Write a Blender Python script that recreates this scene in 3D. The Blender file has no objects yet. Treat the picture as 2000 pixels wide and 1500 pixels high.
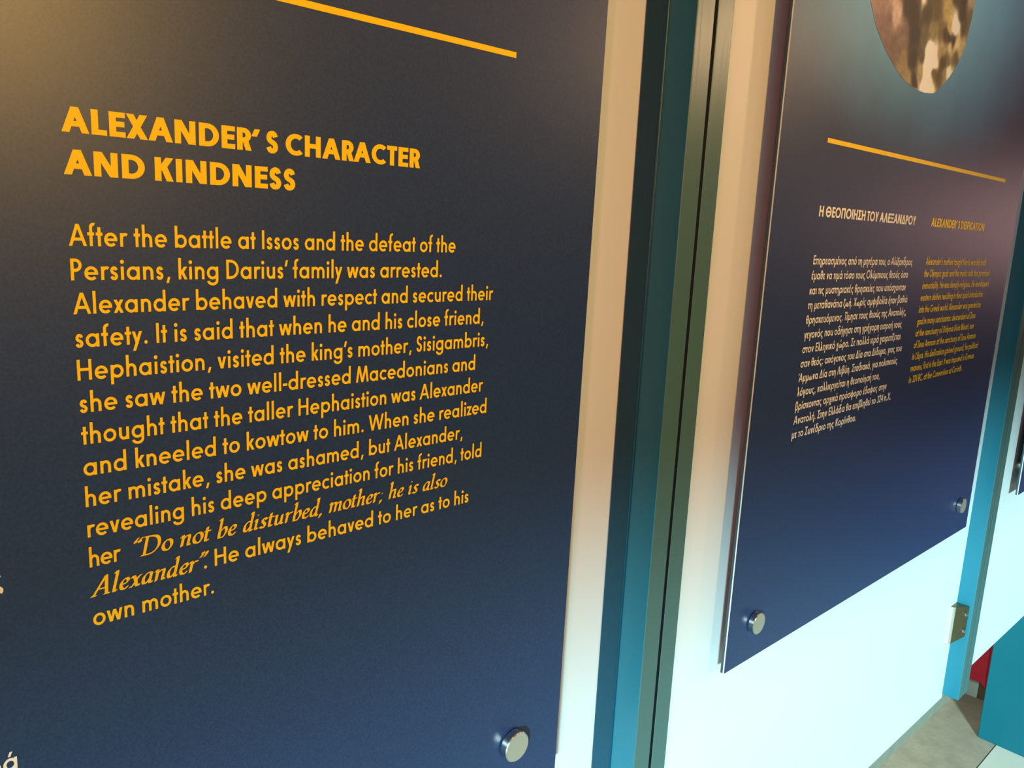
import bpy, bmesh, math, random
from mathutils import Vector, Matrix, noise
C = bpy.context.scene.collection
S = bpy.context.scene
random.seed(4)

# ------------------------------------------------------------------ camera, light, exposure
cam_d = bpy.data.cameras.new('camera'); cam = bpy.data.objects.new('camera', cam_d); C.objects.link(cam)
cam_d.sensor_width = 36.0; cam_d.lens = 36.0 * 1575.25 / 2000.0
cam_d.clip_start = 0.02; cam_d.clip_end = 60
_r = (0.73301384, -0.67864688, 0.0461424)
_d = (-0.0960039, -0.17037381, -0.9806916)
_f = (0.67340475, 0.71443066, -0.19003911)
CZ = 1.5
cam.matrix_world = Matrix(((_r[0], -_d[0], -_f[0], 0), (_r[1], -_d[1], -_f[1], 0), (_r[2], -_d[2], -_f[2], CZ), (0, 0, 0, 1)))
S.camera = cam
vs = S.view_settings
vs.view_transform = 'Standard'; vs.look = 'None'; vs.exposure = 0.0; vs.gamma = 1.0; vs.use_curve_mapping = False

w = bpy.data.worlds.new('world'); S.world = w; w.use_nodes = True
bg = w.node_tree.nodes['Background']; bg.inputs[0].default_value = (0.50, 0.72, 0.85, 1); bg.inputs[1].default_value = 0.30

def lamp(name, kind, loc, target, energy, color, **kw):
    d = bpy.data.lights.new(name, kind); o = bpy.data.objects.new(name, d); C.objects.link(o)
    d.energy = energy; d.color = color
    for k, v in kw.items(): setattr(d, k, v)
    o.location = loc
    o.rotation_euler = (Vector(target) - Vector(loc)).to_track_quat('-Z', 'Y').to_euler()
    return o
# low daylight through the wide door opening behind the camera
az, el = math.radians(52), math.radians(12.2)
sd = Vector((math.sin(az) * math.cos(el), math.cos(az) * math.cos(el), -math.sin(el)))
lamp('daylight_sun', 'SUN', (-3, -4, 3), Vector((-3, -4, 3)) + sd, 10.0, (0.48, 0.88, 0.97), angle=math.radians(4.6))
# warm ceiling spots: one over the near panel, one far to the right
lamp('ceiling_spot_near', 'SPOT', (0.42, -1.7, 2.12), (0.50, 0.47, 1.84), 130, (1.0, 0.56, 0.125), shadow_soft_size=0.12, spot_size=math.radians(52), spot_blend=0.8)
lamp('ceiling_spot_middle', 'SPOT', (1.75, -1.2, 2.62), (1.1, 0.49, 1.95), 13, (1.0, 0.52, 0.32), shadow_soft_size=0.12, spot_size=math.radians(58), spot_blend=0.9)
lamp('ceiling_spot_far', 'SPOT', (3.84, -1.76, 2.56), (1.0, 0.49, 1.85), 75, (1.0, 0.62, 0.34), shadow_soft_size=0.12, spot_size=math.radians(40), spot_blend=0.8)
lamp('pink_lamp_left', 'SPOT', (-2.2, -1.3, 1.65), (0.9, 0.49, 1.30), 120, (1.0, 0.32, 0.30), shadow_soft_size=0.10, spot_size=math.radians(28), spot_blend=0.9)
lamp('wall_lamp_far', 'POINT', (5.8, -0.8, 1.66), (5, 0, 0), 19, (1.0, 0.56, 0.52), shadow_soft_size=0.35)

lamp('fill_light_behind_boards', 'POINT', (2.25, 0.70, 0.62), (3, .6, 0), 5.0, (0.85, 0.95, 0.9), shadow_soft_size=0.05)  # unseen fill light, added to brighten the floor and bench behind the boards

# ------------------------------------------------------------------ helpers
class MB:
    def __init__(s): s.v = []; s.f = []; s.m = []
    def face(s, pts, m=0):
        b = len(s.v); s.v += [tuple(p) for p in pts]; s.f.append(tuple(range(b, b + len(pts)))); s.m.append(m)
    def box(s, x0, x1, y0, y1, z0, z1, m=0, mats=None):
        p = [(x, y, z) for z in (z0, z1) for y in (y0, y1) for x in (x0, x1)]
        mm = dict(l=m, r=m, f=m, b=m, d=m, u=m)
        if mats: mm.update(mats)
        for k, q in dict(d=(0, 2, 3, 1), u=(4, 5, 7, 6), f=(0, 1, 5, 4), b=(2, 6, 7, 3), l=(0, 4, 6, 2), r=(1, 3, 7, 5)).items():
            s.face([p[i] for i in q], mm[k])
        return s
    def prism(s, poly, z0, z1, m=0):               # poly: list of (x, y), extruded up
        n = len(poly)
        s.face([(x, y, z0) for x, y in reversed(poly)], m); s.face([(x, y, z1) for x, y in poly], m)
        for i in range(n):
            a, b = poly[i], poly[(i + 1) % n]
            s.face([(a[0], a[1], z0), (b[0], b[1], z0), (b[0], b[1], z1), (a[0], a[1], z1)], m)
        return s
    def lathe(s, prof, c, axis='y', n=40, m=0):    # prof: list of (radius, along)
        def P(r, t, k):
            a = 2 * math.pi * k / n; u, v = r * math.cos(a), r * math.sin(a)
            if axis == 'y': return (c[0] + u, c[1] + t, c[2] + v)
            if axis == 'x': return (c[0] + t, c[1] + u, c[2] + v)
            return (c[0] + u, c[1] + v, c[2] + t)
        for (r0, t0), (r1, t1) in zip(prof, prof[1:]):
            for k in range(n):
                q = [P(r0, t0, k), P(r0, t0, k + 1), P(r1, t1, k + 1), P(r1, t1, k)]
                if r0 < 1e-7: q = q[1:]
                elif r1 < 1e-7: q = q[:3]
                s.face(q, m)
        return s
    def build(s, name, mats, parent=None, weld=True, bevel=0, smooth=False, loc=None):
        off = Vector(parent.matrix_world.translation) if parent else Vector(loc or (0, 0, 0))
        if parent and parent.parent: off = Vector(parent['_w'])
        elif parent: off = Vector(parent['_w']) if '_w' in parent else Vector(parent.location)
        me = bpy.data.meshes.new(name)
        me.from_pydata([tuple(Vector(p) - off) for p in s.v], [], s.f)
        for mt in (mats if isinstance(mats, (list, tuple)) else [mats]): me.materials.append(mt)
        me.polygons.foreach_set('material_index', s.m)
        if weld:
            bm = bmesh.new(); bm.from_mesh(me); bmesh.ops.remove_doubles(bm, verts=bm.verts, dist=1e-6)
            bmesh.ops.recalc_face_normals(bm, faces=bm.faces); bm.to_mesh(me); bm.free()
        o = bpy.data.objects.new(name, me); C.objects.link(o)
        if parent: o.parent = parent
        elif loc: o.location = loc
        if bevel:
            b = o.modifiers.new('bevel', 'BEVEL'); b.width = bevel; b.segments = 3; b.limit_method = 'ANGLE'
            for p in me.polygons: p.use_smooth = True
            wn = o.modifiers.new('normals', 'WEIGHTED_NORMAL')
        if smooth:
            for p in me.polygons: p.use_smooth = True
            o.modifiers.new('edges', 'EDGE_SPLIT').split_angle = math.radians(32)
        return o

def thing(name, label, cat, loc, group=None):
    o = bpy.data.objects.new(name, None); C.objects.link(o); o.location = loc; o.empty_display_size = 0.05
    o['label'] = label; o['category'] = cat
    if group: o['group'] = group
    return o
def tag(o, label, cat, group=None):
    o['label'] = label; o['category'] = cat
    if group: o['group'] = group
    return o
def struct(o): o['kind'] = 'structure'; return o

def mat(name, col, rough=0.5, metal=0.0, spec=0.5, var=0.0, vscale=8.0, col2=None, bump=0.0, bscale=60.0, stretch=(1, 1, 1), detail=6.0):
    m = bpy.data.materials.new(name); m.use_nodes = True; nt = m.node_tree; N = nt.nodes; L = nt.links
    b = N['Principled BSDF']; b.inputs['Roughness'].default_value = rough; b.inputs['Metallic'].default_value = metal
    b.inputs['Specular IOR Level'].default_value = spec
    tc = N.new('ShaderNodeTexCoord'); mp = N.new('ShaderNodeMapping'); L.new(tc.outputs['Object'], mp.inputs[0]); mp.inputs['Scale'].default_value = stretch
    c2 = col2 or tuple(c * (1 - var) for c in col)
    nz = N.new('ShaderNodeTexNoise'); nz.inputs['Scale'].default_value = vscale; nz.inputs['Detail'].default_value = detail; L.new(mp.outputs[0], nz.inputs[0])
    mx = N.new('ShaderNodeMix'); mx.data_type = 'RGBA'; L.new(nz.outputs[0], mx.inputs[0])
    mx.inputs[6].default_value = (*col, 1); mx.inputs[7].default_value = (*c2, 1); L.new(mx.outputs[2], b.inputs['Base Color'])
    if bump:
        nb = N.new('ShaderNodeTexNoise'); nb.inputs['Scale'].default_value = bscale; nb.inputs['Detail'].default_value = 4; L.new(mp.outputs[0], nb.inputs[0])
        bp = N.new('ShaderNodeBump'); bp.inputs['Strength'].default_value = bump; bp.inputs['Distance'].default_value = 0.002
        L.new(nb.outputs[0], bp.inputs['Height']); L.new(bp.outputs[0], b.inputs['Normal'])
    return m

NAVY = (0.026, 0.059, 0.158)
M = {}
M['navy'] = mat('navy_print', NAVY, 0.36, spec=0.47, var=0.7, vscale=650, bump=0.03, bscale=1500)
M['panel_edge'] = mat('dark_panel_edge', (0.030, 0.060, 0.070), 0.4)
M['film_edge'] = mat('pale_film_edge', (0.80, 0.80, 0.76), 0.35)
M['orange'] = mat('orange_ink', (1.0, 0.64, 0.0), 0.45, spec=0.3, var=0.05, vscale=300)
M['cream'] = mat('cream_ink', (0.92, 0.84, 0.66), 0.45, spec=0.3)
M['board'] = mat('white_board_laminate', (0.70, 0.685, 0.65), 0.42, spec=0.4, var=0.03, vscale=3)
M['board_edge'] = mat('tan_board_edge', (0.62, 0.50, 0.34), 0.6)
M['teal'] = mat('teal_gloss_paint', (0.016, 0.155, 0.210), 0.30, spec=0.35, var=0.25, vscale=10, bump=0.12, bscale=110, stretch=(1, 1, 0.06))
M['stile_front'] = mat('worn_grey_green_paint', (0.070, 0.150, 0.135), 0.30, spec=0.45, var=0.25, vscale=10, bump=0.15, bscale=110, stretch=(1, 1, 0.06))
M['shaded_bead'] = mat('teal_bead_painted_shade', (0.001, 0.045, 0.075), 0.35, spec=0.3, bump=0.25, bscale=150, stretch=(1, 1, 0.05))  # teal darkened: shade along the stile's inner edge put into the colour
M['slit_shade'] = mat('black_slit_shade', (0.004, 0.006, 0.008), 0.7, spec=0.1)  # black colour standing in for the shade inside the slits between stiles
M['teal_box'] = mat('teal_satin_paint', (0.0, 0.085, 0.108), 0.5, spec=0.3, var=0.2, vscale=9)
M['steel'] = mat('brushed_steel', (0.62, 0.60, 0.55), 0.24, metal=1.0, bump=0.02, bscale=400)
M['steel_face'] = mat('satin_steel_face', (0.66, 0.62, 0.50), 0.45, metal=0.75)
M['nickel'] = mat('nickel_bracket', (0.20, 0.165, 0.085), 0.33, metal=0.9)
M['red'] = mat('red_cloth', (0.80, 0.035, 0.06), 0.8, spec=0.2, var=0.15, vscale=30)
M['white_leg'] = mat('pale_painted_leg', (0.62, 0.68, 0.60), 0.5)
M['brown'] = mat('brown_wood', (0.20, 0.115, 0.045), 0.5, var=0.4, vscale=20, stretch=(1, 1, 8))
M['stone'] = mat('worn_stone_floor', (0.60, 0.44, 0.305), 0.62, var=0.0, vscale=16, col2=(0.27, 0.21, 0.15), bump=0.25, bscale=70, detail=9)
M['pale_floor'] = mat('pale_stone_floor', (0.88, 0.76, 0.62), 0.45, var=0.12, vscale=5)
M['grout'] = mat('dark_joint', (0.10, 0.10, 0.08), 0.8)
M['plaster'] = mat('plaster', (0.19, 0.17, 0.14), 0.8, var=0.1, vscale=4)
M['skirting'] = mat('stone_skirting', (0.24, 0.23, 0.17), 0.7, var=0.3, vscale=25)
M['ceiling'] = mat('ceiling_paint', (0.22, 0.20, 0.16), 0.9)
M['track'] = mat('grey_track', (0.2, 0.21, 0.22), 0.4, metal=0.6)

# ------------------------------------------------------------------ the room
XL, XR, YF, YB, HC = -6.8, 7.0, -2.6, 0.775, 2.7
YJ = 0.579                                         # joint between the pale floor and the stone floor
struct(MB().box(XL, XR, YF, YJ - 0.004, -0.08, 0.0).build('floor', M['pale_floor']))
struct(MB().box(XL, XR, YJ, YB, -0.08, 0.0).build('trim_1', M['stone']))
struct(MB().box(XL, XR, YJ - 0.004, YJ, -0.08, -0.0015).build('trim_2', M['grout']))
struct(MB().box(XL, XR, YB, YB + 0.12, -0.08, HC).build('wall_back', M['plaster']))
struct(MB().box(XL, XR, YB - 0.008, YB, 0.0, 0.09).build('baseboard_back', M['skirting']))
struct(MB().box(XL - 0.12, XL, YF, YB, -0.08, HC).build('wall_left', M['plaster']))
struct(MB().box(XR, XR + 0.12, YF, YB, -0.08, HC).build('wall_right', M['plaster']))
OX0, OX1, OH = -4.8, 1.0, 2.215                    # wide door opening
wf = MB().box(XL, OX0, YF - 0.15, YF, -0.08, HC).box(OX1, XR, YF - 0.15, YF, -0.08, HC).box(OX0, OX1, YF - 0.15, YF, OH, HC)
struct(wf.build('wall_front', M['plaster'], weld=False))
struct(MB().box(XL, XR, YF, YB, HC, HC + 0.08).build('ceiling', M['ceiling']))

# ------------------------------------------------------------------ geometric sans lettering (cap height = 1)
class Gl:
    """strokes of one letter; s.k counts strokes so that crossing strokes never share a plane"""
    def __init__(s): s.q = []; s.k = 0
    def add(s, f): s.q.append((s.k, f))
    def box(s, x0, y0, x1, y1): s.k += 1; s.add([(x0, y0), (x1, y0), (x1, y1), (x0, y1)])
    def diag(s, xa, ya, xb, yb, w):
        h = 0.5 * w * math.sqrt(1 + ((xb - xa) / (yb - ya)) ** 2)
        s.k += 1; s.add([(xa - h, ya), (xa + h, ya), (xb + h, yb), (xb - h, yb)])
    def ring(s, cx, cy, rx, ry, w, a0=0, a1=360, hw=None):
        hw = w if hw is None else hw; s.k += 1
        n = max(4, int(abs(a1 - a0) / 13)); ix, iy = rx - w, ry - hw
        for k in range(n):
            A = math.radians(a0 + (a1 - a0) * k / n); B = math.radians(a0 + (a1 - a0) * (k + 1) / n)
            s.add([(cx + rx * math.cos(A), cy + ry * math.sin(A)), (cx + rx * math.cos(B), cy + ry * math.sin(B)),
                        (cx + ix * math.cos(B), cy + iy * math.sin(B)), (cx + ix * math.cos(A), cy + iy * math.sin(A))])
    def disk(s, cx, cy, r):
        s.k += 1; s.add([(cx + r * math.cos(2 * math.pi * k / 12), cy + r * math.sin(2 * math.pi * k / 12)) for k in range(12)])
    def curve(s, pts, w, n=4):
        P = smooth_line(pts, n); s.k += 1
        L = []
        for i, p in enumerate(P):
            a = P[max(0, i - 1)]; b = P[min(len(P) - 1, i + 1)]
            dx, dy = b[0] - a[0], b[1] - a[1]; l = math.hypot(dx, dy) or 1
            L.append(((p[0] - dy / l * w / 2, p[1] + dx / l * w / 2), (p[0] + dy / l * w / 2, p[1] - dx / l * w / 2)))
        for a, b in zip(L, L[1:]): s.add([a[0], a[1], b[1], b[0]])

def smooth_line(pts, n=4):
    if len(pts) < 3: return list(pts)
    out = []
    for i in range(len(pts) - 1):
        p0 = pts[max(0, i - 1)]; p1 = pts[i]; p2 = pts[i + 1]; p3 = pts[min(len(pts) - 1, i + 2)]
        for k in range(n):
            t = k / n
            out.append(tuple(0.5 * (2 * p1[j] + (p2[j] - p0[j]) * t + (2 * p0[j] - 5 * p1[j] + 4 * p2[j] - p3[j]) * t * t
                             + (3 * p1[j] - p0[j] - 3 * p2[j] + p3[j]) * t ** 3) for j in (0, 1)))
    out.append(tuple(pts[-1])); return out

X = 0.635; ASC = 1.07; DSC = -0.32
S_PTS = [(.95, .79), (.80, .945), (.52, 1.0), (.22, .93), (.07, .75), (.20, .585), (.50, .495), (.82, .40), (.96, .23), (.82, .06), (.50, 0), (.20, .05), (.02, .21)]
LAT2GR = dict(zip('ΑΒΕΖΗΙΚΜΝΟΡΤΥΧοιν', 'ABEZHIKMNOPTYXoıv'))
ACC = {'ά': 'α', 'έ': 'ε', 'ή': 'η', 'ί': 'ι', 'ό': 'ο', 'ύ': 'υ', 'ώ': 'ω', 'Ά': 'Α', 'Ί': 'Ι'}

def sans(ch, w, bold):
    """-> (quads, advance incl. side bearings)"""
    acc = ch in ACC and ch
    base = ACC.get(ch, ch); base = LAT2GR.get(base, base)
    g = Gl(); h = w * (0.86 if bold else 0.95)
    sS, sR, sD, sO = (0.070, 0.035, 0.0, 0.015) if bold else (0.085, 0.05, 0.012, 0.02)
    ex = (w - 0.145) * (1.05 if bold else 0.9)
    r = X / 2 + 0.012 + (0.02 if bold else 0); cy = X / 2
    c = base; lb = rb = sS; W = 0.5
    def arch(x0, wd, top=True):
        R = wd / 2
        if top: g.ring(x0 + R, X - R, R, R + 0.012, w, 0, 180, h); g.box(x0 + wd - w, 0, x0 + wd, X - R + .001)
        else: g.ring(x0 + R, R, R, R + 0.012, w, 180, 360, h); g.box(x0, R - .001, x0 + w, X); g.box(x0 + wd - w, 0, x0 + wd, X)
    # ---- capitals
    if c == 'A':
        W = 0.86 + ex; hw = w * 1.09; g.diag(hw / 2, 0, W / 2, 1, w); g.diag(W - hw / 2, 0, W / 2, 1, w); g.box(W * .22, .24, W * .78, .24 + h); lb = rb = sD
    elif c in 'ΛΔ':
        W = 0.80 + ex; hw = w * 1.09; g.diag(hw / 2, 0, W / 2, 1, w); g.diag(W - hw / 2, 0, W / 2, 1, w); lb = rb = sD
        if c == 'Δ': g.box(.1, 0, W - .1, h)
    elif c == 'B':
        W = 0.56 + ex; g.box(0, 0, w, 1)
        g.box(w, 1 - h, W * .5, 1); g.box(w, .52 - h / 2, W * .5, .52 + h / 2); g.box(w, 0, W * .5, h)
        g.ring(W * .48, .76 - h / 4, W * .46, .24 + h / 4, w, -90, 90, h); g.ring(W * .48, .27, W * .52, .27, w, -90, 90, h); rb = sR
    elif c == 'C':
        W = 0.80 + ex; R = 0.51; g.ring(R, .5, R, R, w, 48, 312, h); W = R * 1.70; lb = sR; rb = sO
    elif c == 'D':
        W = 0.74 + ex; g.box(0, 0, w, 1); g.box(w, 1 - h, W - .5, 1); g.box(w, 0, W - .5, h); g.ring(W - .5, .5, .5, .5, w, -90, 90, h); rb = sR
    elif c in 'EFΞΣ':
        W = 0.48 + ex
        if c == 'Σ':
            W = .60 + ex; g.box(0, 1 - h, W - .03, 1); g.box(0, 0, W, h); g.diag(w * .75, 1 - h * .6, W * .55, .5, w); g.diag(w * .75, h * .6, W * .55, .5, w); lb = rb = sO
        elif c == 'Ξ':
            W = .58 + ex; g.box(0, 1 - h, W, 1); g.box(.06, .5 - h / 2, W - .06, .5 + h / 2); g.box(0, 0, W, h); lb = rb = sR
        else:
            g.box(0, 0, w, 1); g.box(w, 1 - h, W, 1); g.box(w, .52 - h / 2, W * .95, .52 + h / 2); rb = sO
            if c == 'E': g.box(w, 0, W, h)
    elif c == 'G':
        R = 0.51; g.ring(R, .5, R, R, w, 48, 345, h); g.box(R * 1.05, .5 - h, 2 * R - .01, .5); g.box(2 * R - w, .32, 2 * R - .01, .5); W = 2 * R; lb = rb = sR
    elif c == 'H':
        W = 0.70 + ex; g.box(0, 0, w, 1); g.box(W - w, 0, W, 1); g.box(w, .52 - h / 2, W - w, .52 + h / 2)
    elif c == 'I': W = w; g.box(0, 0, w, 1)
    elif c == 'K':
        W = 0.64 + ex; g.box(0, 0, w, 1); g.diag(w * .9, .44, W - w * .65, 1, w); g.diag(w * 1.4, .60, W - w * .65, 0, w); rb = sD
    elif c == 'L': W = 0.44 + ex; g.box(0, 0, w, 1); g.box(w, 0, W, h); rb = sO
    elif c == 'M':
        W = 0.98 + ex; g.diag(w * .52, 0, .17 + w * .4, 1, w); g.diag(W - w * .52, 0, W - .17 - w * .4, 1, w)
        g.diag(.17 + w * .4, 1, W / 2, 0.0, w); g.diag(W - .17 - w * .4, 1, W / 2, 0.0, w); lb = rb = sO
    elif c == 'N':
        W = 0.74 + ex; g.box(0, 0, w, 1); g.box(W - w, 0, W, 1); hw = w * 1.2; g.diag(hw / 2, 1, W - hw / 2, 0, w)
    elif c in 'OΘ':
        R = 0.51 + (.02 if bold else 0); g.ring(R, .5, R, .515, w, 0, 360, h); W = 2 * R; lb = rb = sR
        if c == 'Θ': g.box(R * .5, .5 - h / 2, R * 1.5, .5 + h / 2)
    elif c in 'PR':
        W = 0.52 + ex; b = .27 + h / 4; g.box(0, 0, w, 1); g.box(w, 1 - h, W - b, 1); g.box(w, 1 - 2 * b, W - b, 1 - 2 * b + h)
        g.ring(W - b, 1 - b, b, b, w, -90, 90, h); rb = sR
        if c == 'R': g.diag(w * 1.2 + .05, 1 - 2 * b + h * .7, W - w * .45, 0, w); rb = sD
    elif c == 'Π': W = .70 + ex; g.box(0, 0, w, 1); g.box(W - w, 0, W, 1); g.box(w, 1 - h, W - w, 1)
    elif c == 'S':
        W = 0.50 + ex * .9; g.curve([(w / 2 + px * (W - w), -.01 + h / 2 + py * (1.02 - h)) for px, py in S_PTS], (w + h) / 2); lb = rb = sR
    elif c == 'T': W = 0.48 + ex; g.box(0, 1 - h, W, 1); g.box(W / 2 - w / 2, 0, W / 2 + w / 2, 1); lb = rb = sO
    elif c == 'W':
        W = 1.20 + ex; a = w * .55; g.diag(a, 1, W * .27, 0, w); g.diag(W / 2, 1, W * .27, 0, w); g.diag(W / 2, 1, W * .73, 0, w); g.diag(W - a, 1, W * .73, 0, w); lb = rb = sD
    elif c == 'X': W = 0.70 + ex * 1.2; a = w * .62; g.diag(a, 0, W - a, 1, w); g.diag(W - a, 0, a, 1, w); lb = rb = sD
    elif c == 'Y': W = 0.68 + ex; a = w * .6; g.diag(a, 1, W / 2, .42, w); g.diag(W - a, 1, W / 2, .42, w); g.box(W / 2 - w / 2, 0, W / 2 + w / 2, .46); lb = rb = sD
    elif c == 'Z': W = 0.58 + ex; g.box(0, 1 - h, W, 1); g.box(0, 0, W, h); g.diag(w * .6, h * .5, W - w * .6, 1 - h * .5, w); lb = rb = sO
    # ---- lower case
    elif c in 'aα': W = 2 * r; g.ring(r, cy, r, r, w, hw=h); g.box(W - w, 0, W, X); lb = sR
    elif c == 'b': W = 2 * r; g.ring(r, cy, r, r, w, hw=h); g.box(0, 0, w, ASC); rb = sR
    elif c == 'd': W = 2 * r; g.ring(r, cy, r, r, w, hw=h); g.box(W - w, 0, W, ASC); lb = sR
    elif c in 'pρ': W = 2 * r; g.ring(r, cy, r, r, w, hw=h); g.box(0, DSC, w, X if c == 'p' else cy); rb = sR
    elif c == 'q': W = 2 * r; g.ring(r, cy, r, r, w, hw=h); g.box(W - w, DSC, W, X); lb = sR
    elif c == 'g':
        W = 2 * r; g.ring(r, cy, r, r, w, hw=h); g.box(W - w, -.06, W, X); g.ring(r, -.055, r, .27, w, 190, 360, h); lb = sR
    elif c == 'c': g.ring(r, cy, r, r, w, 46, 314, h); W = r * 1.72; lb = sR; rb = sO
    elif c == 'ς': g.ring(r, cy, r, r, w, 60, 270, h); g.curve([(r, h / 2 - .012), (r * 1.35, -.03), (r * 1.45, -.13), (r * 1.25, -.24)], w); W = r * 1.75; lb = sR; rb = sO
    elif c == 'e': W = 2 * r; g.ring(r, cy, r, r, w, 0, 316, h); g.box(w * .6, cy - h * .45, W - .004, cy + h * .40); lb = rb = sR
    elif c == 'f': W = .37; g.box(.10, 0, .10 + w, ASC - .2); g.ring(.10 + .22, ASC - .21, .22, .22, w, 70, 180, h); g.box(0, X - h, .33, X); lb = rb = sO
    elif c in 'hn': W = .53; g.box(0, 0, w, ASC if c == 'h' else X); arch(0, W)
    elif c == 'η': W = .53; g.box(0, 0, w, X); arch(0, W); g.box(W - w, DSC, W, .02)
    elif c == 'm': W = .52 * 2 - w; g.box(0, 0, w, X); arch(0, .52); arch(.52 - w, .52)
    elif c == 'i': W = w; g.box(0, 0, w, X); g.disk(w / 2, .86, w * .66)
    elif c in 'ı': W = w; g.box(0, 0, w, X)
    elif c == 'l': W = w; g.box(0, 0, w, ASC)
    elif c in 'kκ': W = .49; g.box(0, 0, w, ASC if c == 'k' else X); g.diag(w * .8, .26, W - w * .65, X, w); g.diag(w * 1.3, .40, W - w * .6, 0, w); rb = sD
    elif c in 'oσ':
        W = 2 * r; g.ring(r, cy, r, r, w, hw=h); lb = rb = sR
        if c == 'σ': g.box(r, X - h + .01, W + .06, X + .012); W += .06; rb = sO
    elif c == 'r': W = .36; g.box(0, 0, w, X); g.ring(.265, X - .265, .265, .277, w, 58, 180, h); rb = sO
    elif c == 's': W = .40; g.curve([(w / 2 + px * (W - w), -.01 + h / 2 + py * (X + .02 - h)) for px, py in S_PTS], w * .97); lb = rb = sR
    elif c == 't': W = .33; g.box(.09, 0, .09 + w, .88); g.box(0, X - h, .33, X); lb = rb = sO
    elif c == 'τ': W = .40; g.box(.2 - w / 2, 0, .2 + w / 2, X); g.box(0, X - h, .40, X); lb = rb = sO
    elif c == 'π': W = .54; g.box(0, 0, w, X); g.box(W - w, 0, W, X); g.box(w, X - h, W - w, X)
    elif c == 'υ': W = .53; arch(0, W, False)
    elif c == 'u': W = .53; arch(0, W, False)
    elif c == 'μ': W = .53; arch(0, W, False); g.box(0, DSC, w, .4)
    elif c == 'v': W = .54; a = w * .58; g.diag(a, X, W / 2, 0, w); g.diag(W - a, X, W / 2, 0, w); lb = rb = sD
    elif c == 'w': W = .86; a = w * .55; g.diag(a, X, W * .27, 0, w); g.diag(W / 2, X, W * .27, 0, w); g.diag(W / 2, X, W * .73, 0, w); g.diag(W - a, X, W * .73, 0, w); lb = rb = sD
    elif c == 'x': W = .52; a = w * .64; g.diag(a, 0, W - a, X, w); g.diag(W - a, 0, a, X, w); lb = rb = sD
    elif c == 'χ': W = .52; a = w * .64; g.diag(a, DSC, W - a, X, w); g.diag(W - a, DSC, a, X, w); lb = rb = sD
    elif c in 'yγ': W = .54; a = w * .58; g.diag(a, X, W / 2, .02, w); g.diag(W - a, X, W * (.20 if c == 'y' else .5), DSC if c == 'y' else -.02, w); lb = rb = sD; \
        (g.box(W / 2 - w / 2, DSC, W / 2 + w / 2, .06) if c == 'γ' else None)
    elif c == 'z': W = .44; g.box(0, X - h, W, X); g.box(0, 0, W, h); g.diag(w * .6, h * .5, W - w * .6, X - h * .5, w); lb = rb = sO
    elif c == 'β': W = .54; g.box(0, DSC, w, .8); g.ring(W * .48, .80, W * .48, .26, w, -60, 180, h); g.ring(W * .5, .29, W * .5, .30, w, -180, 90, h); rb = sR
    elif c == 'δ': W = 2 * r; g.ring(r, cy - .02, r, r, w, hw=h); g.curve([(W * .72, X - .06), (W * .3, .82), (W * .35, .97), (W * .85, .97)], w); lb = rb = sR
    elif c == 'ε': W = .44; g.ring(.25, X - .165, .25, .175, w, 50, 270, h); g.ring(.25, .165, .25, .178, w, 90, 310, h); lb = sR; rb = sO
    elif c in 'ζξ':
        W = .42; g.box(.02, .93 - h, W, .93)
        p = [(W - .06, .90), (.14, .56), (.08, .25), (.2, .04), (.38, -.02), (.36, -.22)] if c == 'ζ' else [(W - .08, .9), (.12, .75), (.18, .53), (.36, .5), (.14, .42), (.06, .2), (.2, .03), (.38, -.02), (.36, -.22)]
        g.curve(p, w); lb = rb = sO
    elif c == 'θ': W = .56; g.ring(.28, .49, .28, .5, w, hw=h); g.box(.08, .49 - h / 2, W - .08, .49 + h / 2); lb = rb = sR
    elif c == 'λ': W = .56; a = w * .6; g.diag(a + .02, ASC, W - a, 0, w); g.diag(a, 0, W * .48, .56, w); lb = rb = sD
    elif c == 'φ': W = .80; g.ring(.40, cy, .40, r, w, hw=h); g.box(.40 - w / 2, DSC, .40 + w / 2, .88); lb = rb = sR
    elif c == 'ω': W = .78; g.ring(.22, .24, .22, .25, w, 120, 360, h); g.ring(W - .22, .24, .22, .25, w, 180, 420, h); g.box(W / 2 - w / 2, .2, W / 2 + w / 2, .5); lb = rb = sR
    # ---- digits and points
    elif c == '2': W = .52; g.curve([(.06, .72), (.10, .90), (.26, .94), (.43, .86), (.44, .66), (.30, .42), (.08, .10)], w); g.box(.0, 0, W, h); lb = rb = sR
    elif c == '3': W = .50; g.ring(.24, .745, .24, .255, w, -90, 150, h); g.ring(.24, .27, .26, .28, w, -150, 90, h); lb = rb = sR
    elif c == '4': W = .58; g.box(.36, 0, .36 + w, 1); g.box(0, .22, W, .22 + h); g.diag(w * .5, .25, .36 + w * .4, 1, w * .8); lb = rb = sO
    elif c == '.': W = w * 1.15; g.disk(W / 2, w * .56, w * .60)
    elif c == ':': W = w * 1.15; g.disk(W / 2, w * .56, w * .60); g.disk(W / 2, X - w * .56, w * .60)
    elif c == ',': W = w * 1.3; g.diag(w * .45, -.17, w * 1.05, .13, w * .85)
    elif c == '\u2019': W = w * 1.35; g.diag(w * .5, .66, w * 1.1, 1.0, w * .9); lb = rb = sO
    elif c == '-': W = .30; g.box(0, .27, .30, .27 + h); lb = rb = sO
    elif c == '(': W = .24; g.ring(.5, .42, .5, .66, w * .9, 130, 230); lb = rb = sO
    elif c == ')': W = .24; g.ring(-.26, .42, .5, .66, w * .9, -50, 50); lb = rb = sO
    elif c == ' ': return [], (0.30 if not bold else 0.27), 0, 0
    if acc:
        if acc in 'ΆΊ': g.diag(-.10, .74, -.02, 1.0, w * .8)
        else: g.diag(W / 2 - .03, X + .09, W / 2 + .07, X + .34, w * .8)
    q = [(k, [(px + lb, py) for px, py in f]) for k, f in g.q]
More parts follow.
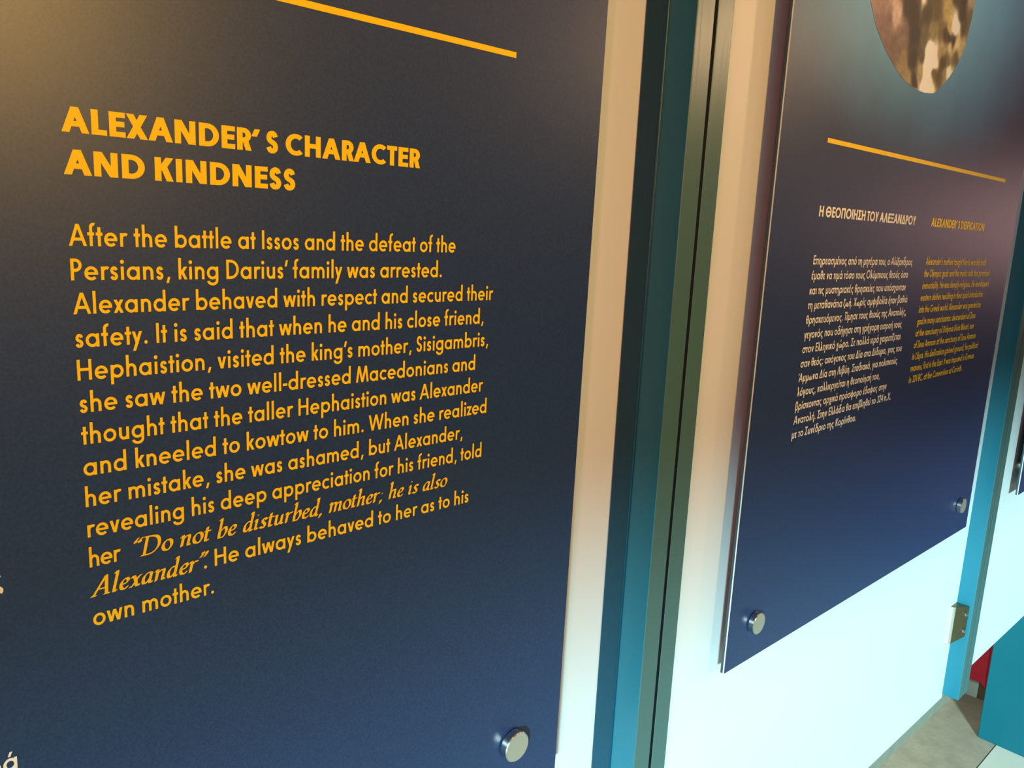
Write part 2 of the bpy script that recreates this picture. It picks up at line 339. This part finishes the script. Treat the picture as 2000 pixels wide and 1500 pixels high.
    return q, W + lb + rb, lb, rb

# ---- slanted serif lettering drawn with a broad nib
def ell(cx, cy, rx, ry, a0, a1, n=16): return [(cx + rx * math.cos(math.radians(a0 + (a1 - a0) * k / n)), cy + ry * math.sin(math.radians(a0 + (a1 - a0) * k / n))) for k in range(n + 1)]
IX = 0.60
IT = {
 'o': (.46, [ell(.23, .30, .19, .28, 60, 420)]),
 'n': (.52, [[(.0, .50), (.09, .57), (.09, .0)], [(.09, .34), (.2, .51), (.31, .57), (.38, .50), (.37, .12), (.40, .02), (.49, .07)]]),
 'm': (.78, [[(.0, .50), (.09, .57), (.09, .0)], [(.09, .34), (.19, .51), (.29, .57), (.36, .50), (.36, .0)], [(.36, .34), (.46, .51), (.56, .57), (.63, .50), (.63, .12), (.66, .02), (.75, .07)]]),
 'h': (.52, [[(.0, .98), (.09, 1.02), (.09, .0)], [(.09, .34), (.2, .51), (.31, .57), (.38, .50), (.37, .12), (.40, .02), (.49, .07)]]),
 'r': (.38, [[(.0, .50), (.09, .57), (.09, .0)], [(.09, .34), (.18, .50), (.27, .57), (.35, .54)]]),
 'u': (.52, [[(.0, .50), (.08, .57), (.08, .14), (.14, .02), (.24, .04), (.37, .25)], [(.37, .57), (.37, .10), (.40, .02), (.49, .08)]]),
 'i': (.24, [[(.0, .50), (.09, .57), (.08, .12), (.12, .02), (.21, .08)], [(.08, .82), (.12, .85)]]),
 'l': (.24, [[(.0, .98), (.09, 1.02), (.08, .12), (.12, .02), (.21, .08)]]),
 't': (.30, [[(.11, .78), (.10, .12), (.15, .02), (.27, .09)], [(.0, .56), (.28, .56)]]),
 'e': (.40, [[(.08, .27), (.24, .32), (.34, .42), (.30, .54), (.20, .57), (.08, .42), (.06, .20), (.14, .04), (.25, .03), (.37, .14)]]),
 'a': (.50, [[(.36, .54), (.22, .57), (.08, .42), (.05, .18), (.12, .03), (.22, .06), (.36, .30)], [(.37, .57), (.35, .12), (.39, .02), (.48, .08)]]),
 'd': (.50, [[(.36, .54), (.22, .57), (.08, .42), (.05, .18), (.12, .03), (.22, .06), (.36, .30)], [(.28, .98), (.37, 1.02), (.35, .12), (.39, .02), (.48, .08)]]),
 'b': (.46, [[(.0, .98), (.09, 1.02), (.08, .10), (.17, .02), (.30, .06), (.40, .28), (.37, .50), (.28, .57), (.09, .34)]]),
 's': (.36, [[(.32, .48), (.22, .57), (.11, .50), (.14, .36), (.25, .24), (.27, .10), (.16, .02), (.03, .10)]]),
 'x': (.46, [[(.02, .50), (.10, .57), (.18, .45), (.28, .12), (.34, .02), (.44, .09)], [(.42, .55), (.34, .52), (.12, .06), (.02, .04)]]),
 'D': (.80, [[(.10, 0.97), (.10, 0.02)], [(-.02, 0.97), (.30, 0.97), (.55, .88), (.68, .62), (.66, .32), (.50, .10), (.28, .02), (-.02, .02)]]),
 'A': (.76, [[(.06, .02), (.44, 1.0)], [(.44, 1.0), (.60, .02)], [(.20, .34), (.54, .34)], [(-.02, .02), (.16, .02)], [(.50, .02), (.72, .02)]]),
 ',': (.20, [[(.08, .06), (.10, -.02), (.03, -.15)]]),
 ';': (.22, [[(.08, .06), (.10, -.02), (.03, -.15)], [(.08, .46), (.12, .49)]]),
 '\u201c': (.40, [[(.16, 1.0), (.06, .86), (.08, .76)], [(.34, 1.0), (.24, .86), (.26, .76)]]),
 '\u201d': (.40, [[(.10, .98), (.13, .90), (.04, .72)], [(.28, .98), (.31, .90), (.22, .72)]]),
 ' ': (.26, []),
}
def italic(ch):
    W, lines = IT[ch]; q = []
    big = ch in ',;\u201c\u201d' or False
    for li in lines:
        straight = len(li) == 2 or ch in 'A'
        P = li if straight else smooth_line(li, 4)
        for ang, ln in ((math.radians(28), .150 if not big else .17), (math.radians(118), .070)):
            nx, ny = math.cos(ang) * ln / 2, math.sin(ang) * ln / 2
            for a, b in zip(P, P[1:]):
                q.append((len(q), [(a[0] - nx, a[1] - ny), (a[0] + nx, a[1] + ny), (b[0] + nx, b[1] + ny), (b[0] - nx, b[1] - ny)]))
    q = [(k, [(x + y * .20 + .03, y) for x, y in f]) for k, f in q]
    return q, W + .05, .03, .03

def set_line(mbs, runs, x0, x1, z, cap, y, w):
    """runs: list of (style, text); style 'b' bold, 'r' regular, 'i' italic. Fits the line from x0 to x1."""
    G = []
    for st, tx in runs:
        for ch in tx:
            q, a, lb, rb = italic(ch) if st == 'i' else sans(ch, w, st == 'b')
            G.append((st, ch, q, a, lb, rb))
    total = sum(g[3] for g in G) - G[0][4] - G[-1][5]
    n = len(G) - 1
    sx = cap
    track = 0.0
    if x1 is not None:
        k = (x1 - x0) / (total * cap)
        lim = 0.85 if k < 1 else 1.14
        sx = cap * (max(k, lim) if k < 1 else min(k, lim))
        track = ((x1 - x0) - total * sx) / max(n, 1)
    x = x0 - G[0][4] * sx
    for st, ch, q, a, lb, rb in G:
        mb = mbs[st]
        for k, f in q: mb.face([(x + px * sx, y - 4e-6 * k, z + py * cap) for px, py in f])
        x += a * sx + track
    return (x1 - x0) / (total * cap) if x1 is not None else 1.0

# ------------------------------------------------------------------ information panels on stand-offs
PY, PT, BY = 0.470, 0.005, 0.494                   # panel front, thickness, board face
def panel_board(xl, xr_t, xr_b, z0, z1, root, front):
    mb = MB(); ys = (PY, PY + .0016, PY + PT)
    L = [(xl, z0), (xr_b, z0), (xr_t, z1), (xl, z1)]
    mb.face([(x, ys[0], z) for x, z in L], 0); mb.face([(x, ys[2], z) for x, z in reversed(L)], 2)
    for i in range(4):
        a, b = L[i], L[(i + 1) % 4]
        for (ya, yb, m) in ((ys[0], ys[1], 1), (ys[1], ys[2], 2)):
            mb.face([(a[0], ya, a[1]), (a[0], yb, a[1]), (b[0], yb, b[1]), (b[0], ya, b[1])], m)
    return mb.build('panel_board', [front, M['film_edge'], M['panel_edge']], root)
def knob(x, z, root):
    r = 0.0141
    k = MB().lathe([(r - .004, 0.0), (r - .004, -.0018), (r, -.0018), (r, -.0082), (r - .0008, -.009)], (x, PY, z)).build('standoff_knob', M['steel'], root, smooth=True)
    k['_w'] = list(root.location)
    MB().lathe([(r - .0008, -.009), (0, -.009)], (x, PY, z)).build('knob_face', M['steel_face'], k)
    b = MB().lathe([(r - .004, 0.0), (r - .004, BY - PY - PT)], (x, PY + PT, z), n=28).build('spacer_barrel', M['steel'], k, smooth=True)
    return k
GRP = 'information panels on the display boards'
def text_mb(): return {'b': MB(), 'r': MB(), 'i': MB()}
TY = PY - 0.0003
CAPB, CAPR, WR, WB = 0.0127, 0.0114, 0.150, 0.255
PITCH = 0.01795
z0 = CZ

# ---- near panel (left half of the picture)
pa = thing('info_panel', 'large dark navy panel with orange English heading and paragraph, filling the left half', 'panel', (0.09, PY + PT / 2, CZ), GRP)
panel_board(-0.318, 0.5352, 0.5243, CZ - .518, CZ + .664, pa, M['navy'])
MB().box(-.212, .4313, TY - .0001, TY, CZ + .1243, CZ + .1284).build('accent_bar', M['orange'], pa)
t = text_mb(); fits = []
fits.append(set_line(t, [('b', 'ALEXANDER\u2019 S CHARACTER')], .1203, .3449, CZ + .0375, CAPB, TY, WB))
fits.append(set_line(t, [('b', 'AND KINDNESS')], .1203, .2505, CZ + .0164, CAPB, TY, WB))
t['b'].build('heading', M['orange'], pa, weld=False)
body = [
 ([('r', 'After the battle at Issos and the defeat of the')], .3792),
 ([('r', 'Persians, king Darius\u2019 family was arrested.')], .3670),
 ([('r', 'Alexander behaved with respect and secured their')], .4178),
 ([('r', 'safety. It is said that when he and his close friend,')], .4090),
 ([('r', 'Hephaistion, visited the king\u2019s mother, Sisigambris,')], .4147),
 ([('r', 'she saw the two well-dressed Macedonians and')], .4024),
 ([('r', 'thought that the taller Hephaistion was Alexander')], .4110),
 ([('r', 'and kneeled to kowtow to him. When she realized')], .4159),
 ([('r', 'her mistake, she was ashamed, but Alexander,')], .3921),
 ([('r', 'revealing his deep appreciation for his friend, told')], .4125),
 ([('r', 'her '), ('i', '\u201cDo not be disturbed, mother; he is also')], .3770),
 ([('i', 'Alexander\u201d'), ('r', '. He always behaved to her as to his')], .4008),
 ([('r', 'own mother.')], .1926)]
for i, (runs, xe) in enumerate(body):
    if i == 10:
        set_line(t, [('r', 'her')], .1220, .1384, CZ - .0199 - PITCH * i, CAPR, TY, WR)
        fits.append(set_line(t, runs[1:], .1442, xe, CZ - .0199 - PITCH * i, CAPR, TY, WR)); continue
    if i == 11:
        fits.append(set_line(t, runs[:1], .1222, .1876, CZ - .0199 - PITCH * i, CAPR, TY, WR))
        set_line(t, [('r', runs[1][1])], .1868, xe, CZ - .0199 - PITCH * i, CAPR, TY, WR); continue
    fits.append(set_line(t, runs, .1208 + .00012 * i, xe, CZ - .0199 - PITCH * i, CAPR, TY, WR))
t['r'].build('paragraph', M['orange'], pa, weld=False)
t['i'].build('quotation', M['orange'], pa, weld=False)
t = text_mb()
set_line(t, [('r', 'ς')], .0742, .0800, CZ - .0199 - PITCH * 10, CAPR, TY, WR)
t['r'].build('greek_letter', M['cream'], pa, weld=False); t = text_mb()
set_line(t, [('r', 'ρά')], .0655, .0799, CZ - .3066, CAPR, TY, WR)
t['r'].build('greek_letters', M['cream'], pa, weld=False)
for kx, kz in ((.4628, -.4600), (-.258, -.460), (.474, .605), (-.258, .605)): knob(kx, CZ + kz, pa)

# ---- second panel (gold mask picture above two columns)
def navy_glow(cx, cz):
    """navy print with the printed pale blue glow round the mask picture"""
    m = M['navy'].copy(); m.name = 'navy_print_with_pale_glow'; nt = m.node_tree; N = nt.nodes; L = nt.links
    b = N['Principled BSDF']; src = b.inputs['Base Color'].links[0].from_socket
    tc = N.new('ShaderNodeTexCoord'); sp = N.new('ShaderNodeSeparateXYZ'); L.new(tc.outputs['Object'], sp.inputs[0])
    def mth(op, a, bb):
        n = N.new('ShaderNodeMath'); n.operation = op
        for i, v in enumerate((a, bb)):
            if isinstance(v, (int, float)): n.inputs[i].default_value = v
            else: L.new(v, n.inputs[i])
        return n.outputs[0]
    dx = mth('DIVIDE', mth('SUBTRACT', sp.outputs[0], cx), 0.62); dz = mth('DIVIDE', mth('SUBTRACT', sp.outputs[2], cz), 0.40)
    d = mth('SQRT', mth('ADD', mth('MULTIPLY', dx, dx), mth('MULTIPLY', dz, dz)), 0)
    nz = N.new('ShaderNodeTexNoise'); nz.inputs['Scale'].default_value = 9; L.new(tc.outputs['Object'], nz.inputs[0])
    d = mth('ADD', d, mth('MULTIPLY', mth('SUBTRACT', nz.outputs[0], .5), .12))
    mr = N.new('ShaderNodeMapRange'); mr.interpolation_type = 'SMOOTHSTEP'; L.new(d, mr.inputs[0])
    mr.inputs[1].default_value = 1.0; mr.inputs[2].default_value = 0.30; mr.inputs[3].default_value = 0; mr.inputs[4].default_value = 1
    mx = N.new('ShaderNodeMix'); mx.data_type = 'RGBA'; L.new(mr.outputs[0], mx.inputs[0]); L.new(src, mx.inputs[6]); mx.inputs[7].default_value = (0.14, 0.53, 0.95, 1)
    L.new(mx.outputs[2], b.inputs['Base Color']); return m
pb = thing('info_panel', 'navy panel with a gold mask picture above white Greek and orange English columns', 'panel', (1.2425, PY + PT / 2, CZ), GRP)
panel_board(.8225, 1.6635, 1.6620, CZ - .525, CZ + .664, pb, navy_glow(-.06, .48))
MB().box(.9287, 1.5720, TY - .0001, TY, CZ + .1143, CZ + .1197).build('accent_bar', M['orange'], pb)
t = text_mb()
fits.append(set_line(t, [('b', 'Η ΘΕΟΠΟΙΗΣΗ ΤΟΥ ΑΛΕΞΑΝΔΡΟΥ')], .9287, 1.2165, CZ + .0300, .0125, TY, .23))
t['b'].build('greek_heading', M['cream'], pb, weld=False)
t = text_mb()
fits.append(set_line(t, [('b', 'ALEXANDER\u2019 S DEIFICATION')], 1.2750, 1.5035, CZ + .0305, .0125, TY, .25))
t['b'].build('english_heading', M['orange'], pb, weld=False)
gr = [('Επηρεασμένος από τη μητέρα του, ο Αλέξανδρος', 1.2259), ('έμαθε να τιμά τόσο τους Ολύμπιους θεούς όσο', 1.2156),
 ('και τις μυστηριακές θρησκείες που υπόσχονταν', 1.2140), ('τη μεταθανάτια ζωή. Χωρίς αμφιβολία ήταν βαθιά', 1.2254),
 ('θρησκευόμενος. Τίμησε τους θεούς της Ανατολής,', 1.2278), ('γεγονός που οδήγησε στη γρήγορη εισροή τους', 1.2186),
 ('στον Ελληνικό χώρο. Σε πολλά ιερά χαιρετίζεται', 1.2197), ('σαν θεός: απόγονος του Δία στα Δίδυμα, γιος του', 1.2293),
 ('Άμμωνα Δία στη Λιβύη. Σταδιακά, για πολιτικούς', 1.2202), ('λόγους, καλλιεργείται η θεοποίησή του,', 1.1649),
 ('βρίσκοντας αρχικά πρόσφορο έδαφος στην', 1.1938), ('Ανατολή. Στην Ελλάδα θα επιβληθεί το 324 π.Χ.', 1.2140), ('με το Συνέδριο της Κορίνθου.', 1.1038)]
t = text_mb()
for i, (tx, xe) in enumerate(gr): fits.append(set_line(t, [('r', tx)], .9285 - .0003 * i, xe, CZ - .0265 - PITCH * i, .0110, TY, .150))
t['r'].build('greek_paragraph', M['cream'], pb, weld=False)
en = [('Alexander\u2019s mother taught him to worship both', 1.5403), ('the Olympic gods and the mystic cults that promised', 1.5655),
 ('immortality. He was deeply religious. He worshipped', 1.5697), ('eastern deities resulting in their quick introduction', 1.5488),
 ('into the Greek world. Alexander was greeted as', 1.5456), ('god in many sanctuaries: descendant of Zeus', 1.5277),
 ('at the sanctuary of Didyma (Asia Minor), son', 1.5276), ('of Zeus Ammon at the sanctuary of Zeus Ammon', 1.5458),
 ('in Libya. His deification gained ground, for political', 1.5644), ('reasons, first in the East. It was imposed in Greece', 1.5532), ('in 324 BC, at the Convention at Corinth.', 1.5019)]
t = text_mb()
for i, (tx, xe) in enumerate(en): fits.append(set_line(t, [('r', tx)], 1.2755 - .0001 * i, xe, CZ - .0258 - PITCH * i, .0110, TY, .150))
t['r'].build('english_paragraph', M['orange'], pb, weld=False)
for kx, kz in ((.8800, -.4730), (1.5985, -.4670), (.880, .605), (1.600, .605)): knob(kx, CZ + kz, pb)
print('text fits', [round(f, 3) for f in fits])

# printed picture of a plain gold face mask: ink tones laid over a fine grid
def mask_picture(root):
    half = [(.206, .018), (.2085, .043), (.2145, .062), (.224, .083), (.238, .108), (.258, .135), (.283, .156), (.324, .168), (.37, .176), (.43, .178), (.50, .168), (.56, .140), (.60, .095), (.622, .040)]
    cx = 1.166
    ink = [  # (x, z, r, g, b) printed tones, sRGB
     (1.010, .345, 205, 170, 120), (1.030, .318, 190, 150, 110), (1.045, .352, 90, 60, 45), (1.075, .345, 225, 200, 150), (1.060, .322, 120, 85, 65),
     (1.030, .290, 165, 125, 105), (1.045, .265, 150, 110, 95), (1.070, .285, 195, 155, 130), (1.075, .245, 140, 105, 90), (1.100, .300, 90, 60, 50), (1.095, .262, 150, 115, 95),
     (1.100, .325, 70, 45, 38), (1.120, .345, 70, 50, 40), (1.120, .300, 75, 60, 55), (1.128, .270, 80, 65, 62), (1.135, .240, 85, 70, 65), (1.150, .215, 95, 78, 70),
     (1.105, .230, 165, 130, 80), (1.125, .215, 170, 140, 90), (1.135, .350, 215, 190, 150), (1.140, .322, 240, 215, 175), (1.128, .316, 120, 90, 70), (1.155, .330, 80, 60, 50), (1.160, .300, 105, 85, 65),
     (1.165, .275, 135, 112, 75), (1.160, .250, 125, 105, 75), (1.165, .228, 180, 150, 100), (1.180, .345, 140, 115, 70), (1.190, .310, 130, 105, 65), (1.190, .285, 165, 135, 85),
     (1.190, .258, 250, 240, 215), (1.185, .238, 255, 250, 230), (1.185, .222, 250, 240, 210), (1.205, .250, 235, 215, 170), (1.200, .215, 230, 205, 150), (1.210, .235, 140, 110, 65),
     (1.215, .345, 160, 130, 75), (1.225, .318, 190, 155, 85), (1.215, .290, 150, 120, 70), (1.245, .300, 200, 165, 95), (1.262, .302, 250, 235, 200), (1.245, .285, 90, 65, 45), (1.262, .288, 80, 55, 40), (1.232, .285, 110, 80, 55),
     (1.225, .268, 180, 145, 95), (1.250, .274, 200, 170, 110), (1.272, .283, 210, 180, 120), (1.235, .252, 120, 95, 55), (1.252, .258, 150, 125, 70), (1.225, .235, 130, 105, 60), (1.245, .238, 165, 140, 90), (1.275, .262, 140, 115, 65),
     (1.260, .245, 225, 205, 150), (1.255, .345, 110, 80, 60), (1.280, .345, 80, 55, 45), (1.290, .310, 120, 90, 60), (1.280, .325, 95, 70, 50), (1.305, .350, 180, 150, 110), (1.310, .320, 140, 110, 75), (1.295, .280, 190, 160, 100),
     (1.00, .40, 150, 110, 70), (1.05, .42, 210, 170, 100), (1.166, .42, 215, 180, 105), (1.28, .42, 170, 130, 80), (1.10, .50, 200, 160, 90), (1.22, .50, 190, 150, 85), (1.166, .58, 210, 170, 95), (1.166, .38, 190, 150, 85)]
    lin = lambda v: ((v / 255) / 12.92 if v / 255 <= .04045 else ((v / 255 + .055) / 1.055) ** 2.4)
    K = [(x, z, lin(r), lin(g), lin(b)) for x, z, r, g, b in ink]
    def tone(x, z):
        n1 = noise.noise(Vector((x * 60, z * 60, .3))) * .006; n2 = noise.noise(Vector((x * 60, z * 60, 5.3))) * .006
        x2, z2 = x + n1, z + n2; ws = 0; c = [0, 0, 0]
        for kx, kz, r, g, b in K:
            q = 1 / (((x2 - kx) ** 2 + (z2 - kz) ** 2) + 2.0e-5) ** 2.5
            ws += q; c[0] += q * r; c[1] += q * g; c[2] += q * b
        f = 1 + .30 * noise.noise(Vector((x * 90, z * 120, 1.7))) + .22 * noise.noise(Vector((x * 200, z * 300, 2.7)))
        L = (c[0] + c[1] + c[2]) / (3 * ws); g = (L / .24) ** .95
        return [min(1, max(0, v / ws * f * g * (0.80, 1.0, 1.35)[j])) for j, v in enumerate(c)] + [1]
    def hw(z):
        for (za, a), (zb, b) in zip(half, half[1:]):
            if z <= zb: 
                u = max(0, (z - za) / (zb - za)); return a + (b - a) * u
        return half[-1][1]
    zs = []; z = .2055
    while z < .62: zs.append(z); z += .0024 if z < .37 else .012
    NX = 110; v = []; f = []; cols = []
    for z in zs:
        h = hw(z) if z > .2065 else .010
        u = (z - .2055); sh = .008 - .026 * (1 - math.exp(-u / .03))
        for k in range(NX + 1):
            x = cx + sh + h * (2 * k / NX - 1); v.append((x, TY, z + CZ)); cols.append(tone(x, z))
    for i in range(len(zs) - 1):
        for k in range(NX): a = i * (NX + 1) + k; f.append((a, a + 1, a + NX + 2, a + NX + 1))
    mb = MB(); mb.v = v; mb.f = f; mb.m = [0] * len(f)
    m = bpy.data.materials.new('gold_mask_print'); m.use_nodes = True; nt = m.node_tree; b = nt.nodes['Principled BSDF']
    at = nt.nodes.new('ShaderNodeVertexColor'); at.layer_name = 'ink'; nt.links.new(at.outputs[0], b.inputs['Base Color'])
    b.inputs['Roughness'].default_value = .4; b.inputs['Specular IOR Level'].default_value = .4
    o = mb.build('mask_picture', m, root, weld=False)
    ca = o.data.color_attributes.new('ink', 'FLOAT_COLOR', 'POINT')
    for i, c in enumerate(cols): ca.data[i].color = c
    o['label'] = 'printed picture of a gold mask'
mask_picture(pb)

# ---- third panel, only its lower corner shows
pc = thing('info_panel', 'dark panel corner at the right edge of the picture on the farthest board', 'panel', (2.403, PY + PT / 2, CZ), GRP)
panel_board(1.983, 2.823, 2.823, CZ - .525, CZ + .664, pc, M['navy'])
for kx, kz in ((2.040, -.4700), (2.765, -.470), (2.040, .605), (2.765, .605)): knob(kx, CZ + kz, pc)

# ------------------------------------------------------------------ hanging display boards with teal stiles
BG = 'hanging display boards'
ZT = 2.62                                          # underside of the overhead track
def leaf(label, bx0, bx1, stiles, zb, bead=None):
    r = thing('display_board', label, 'display board', ((bx0 + bx1) / 2, BY + .009, ZT), BG)
    mb = MB().box(bx0, bx1, BY, BY + .018, zb, ZT - .02, 0, dict(d=1, l=1, r=1))
    mb.build('board', [M['board'], M['board_edge']], r)
    for (x0, x1, yf, zs) in stiles:
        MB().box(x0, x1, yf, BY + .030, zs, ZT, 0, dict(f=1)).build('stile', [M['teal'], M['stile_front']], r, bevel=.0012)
    if bead: MB().box(*bead).build('bead', M['shaded_bead'], r, bevel=.002)
    return r
ZB = CZ - .942
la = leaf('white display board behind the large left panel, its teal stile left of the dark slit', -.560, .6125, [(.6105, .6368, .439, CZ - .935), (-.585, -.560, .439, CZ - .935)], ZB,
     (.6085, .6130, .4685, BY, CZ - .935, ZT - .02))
MB().box(.6369, .6411, .4393, BY + .02, CZ - .935, ZT - .005).build('slit_shade_strip', M['slit_shade'], la)  # added black strip that paints the open gap between stiles as dark
lb = leaf('white display board carrying the gold mask panel, between two teal stiles', .660, 1.7700, [(.6412, .6664, .439, CZ - .935), (1.7670, 1.7938, .462, CZ - .933)], ZB)
MB().box(1.7939, 1.7961, .4624, BY + .02, CZ - .933, ZT - .005).build('slit_shade_strip', M['slit_shade'], lb)  # same added shade strip in the slit of the second post
lc = leaf('white display board farthest right, beyond the second teal stile', 1.815, 2.935, [(1.7962, 1.8225, .462, CZ - .933), (2.935, 2.961, .462, CZ - .933)], CZ - .931)
tr = MB().box(-.65, 3.1, BY - .06, BY + .05, ZT, ZT + .025).box(-.65, 3.1, BY - .03, BY + .02, ZT + .025, HC)
tag(tr.build('overhead_track', M['track'], loc=(0, BY, ZT), weld=False), 'grey overhead track the display boards hang from', 'track')

# metal corner bracket at the foot of the second post
br = thing('corner_bracket', 'small metal corner bracket low on the second teal stile', 'bracket', (1.7670, BY, CZ - .76))
P0, P1, P2 = (1.7668, BY), (1.7340, BY), (1.7668, .4705)
zt, zb_ = CZ - .7215, CZ - .808
poly = [P0, (1.7668, .4690), (1.7640, .4700), (1.7400, .4862), (1.7340, BY)]
bb = MB().prism(poly, zb_, zt)
bb.v = [(x, y, z + .020 * (x - 1.734) / .0328 if z < zb_ + .001 else z) for x, y, z in bb.v]   # lower end runs up towards the stile
bb.build('bracket_body', M['nickel'], br, bevel=.0008)
MB().prism([(1.7400, .4860), (1.7345, .4893), (1.7330, .4916), (1.7338, BY)], zb_ + .002, zt - .001).build('bracket_edge', M['steel_face'], br, bevel=.0006)
for zz in (zt - .017, zb_ + .033):
    s = MB().lathe([(.0042, 0), (.0042, -.0015), (.003, -.0028), (0, -.0032)], (0, 0, 0), n=20)
    d = Vector((-.56, -.83, 0)).normalized(); cpt = Vector((1.7600, .4716, zz))
    q = Vector((0, -1, 0)).rotation_difference(d)
    s.v = [tuple(q @ Vector(p) + cpt) for p in s.v]
    s.build('screw_head', M['steel'], br, smooth=True)

# ------------------------------------------------------------------ things seen under the boards
tb = thing('teal_plinth', 'low teal painted box below the farthest display board', 'plinth', (3.15, .45, 0))
MB().box(2.668, 3.60, .16, .629, 0.0, .470).build('box_body', M['teal_box'], tb, bevel=.003)

be = thing('draped_bench', 'red draped bench behind the second teal stile, pale leg and brown side showing', 'bench', (3.2, .72, 0))
MB().box(2.908, 2.935, .7065, .748, 0.0, .20).build('leg', M['white_leg'], be, bevel=.002)
MB().box(3.50, 3.527, .7065, .748, 0.0, .20).build('leg', M['white_leg'], be, bevel=.002)
MB().box(2.911, 3.52, .660, .7060, 0.0, .20).build('side_panel', M['brown'], be)
cl = MB()
def hem(s): return .062 + .008 * math.sin(s * 9) + .006 * math.sin(s * 23 + 1)
ring = [(2.893, .752), (2.893, .735), (2.894, .715), (2.892, .700), (2.893, .690), (2.898, .684), (2.915, .680), (2.96, .678), (3.02, .674), (3.10, .678), (3.20, .675), (3.30, .678), (3.42, .675), (3.535, .680), (3.545, .70), (3.545, .752)]
s_acc = 0; rows = []
for i, (x, y) in enumerate(ring):
    if i: s_acc += math.dist(ring[i - 1], ring[i])
    fl = .006 if 3 < i < 8 else 0
    zh = hem(s_acc * 6)
    rows.append([(x - fl, y - fl, zh), (x - fl * .3, y - fl * .3, zh + .05), (x, y, .24), (x + (.006 if x < 3.2 else -.006), min(y + .006, .752), .40)])
for a, b in zip(rows, rows[1:]):
    for k in range(3): cl.face([a[k], b[k], b[k + 1], a[k + 1]])
cl.face([r[3] for r in rows])
MB_cloth = cl.build('cloth_cover', M['red'], be)
so = MB_cloth.modifiers.new('thickness', 'SOLIDIFY'); so.thickness = .003; so.offset = 1
MB().box(2.902, 3.535, .686, .750, .20, .396).build('bench_body', M['brown'], be)
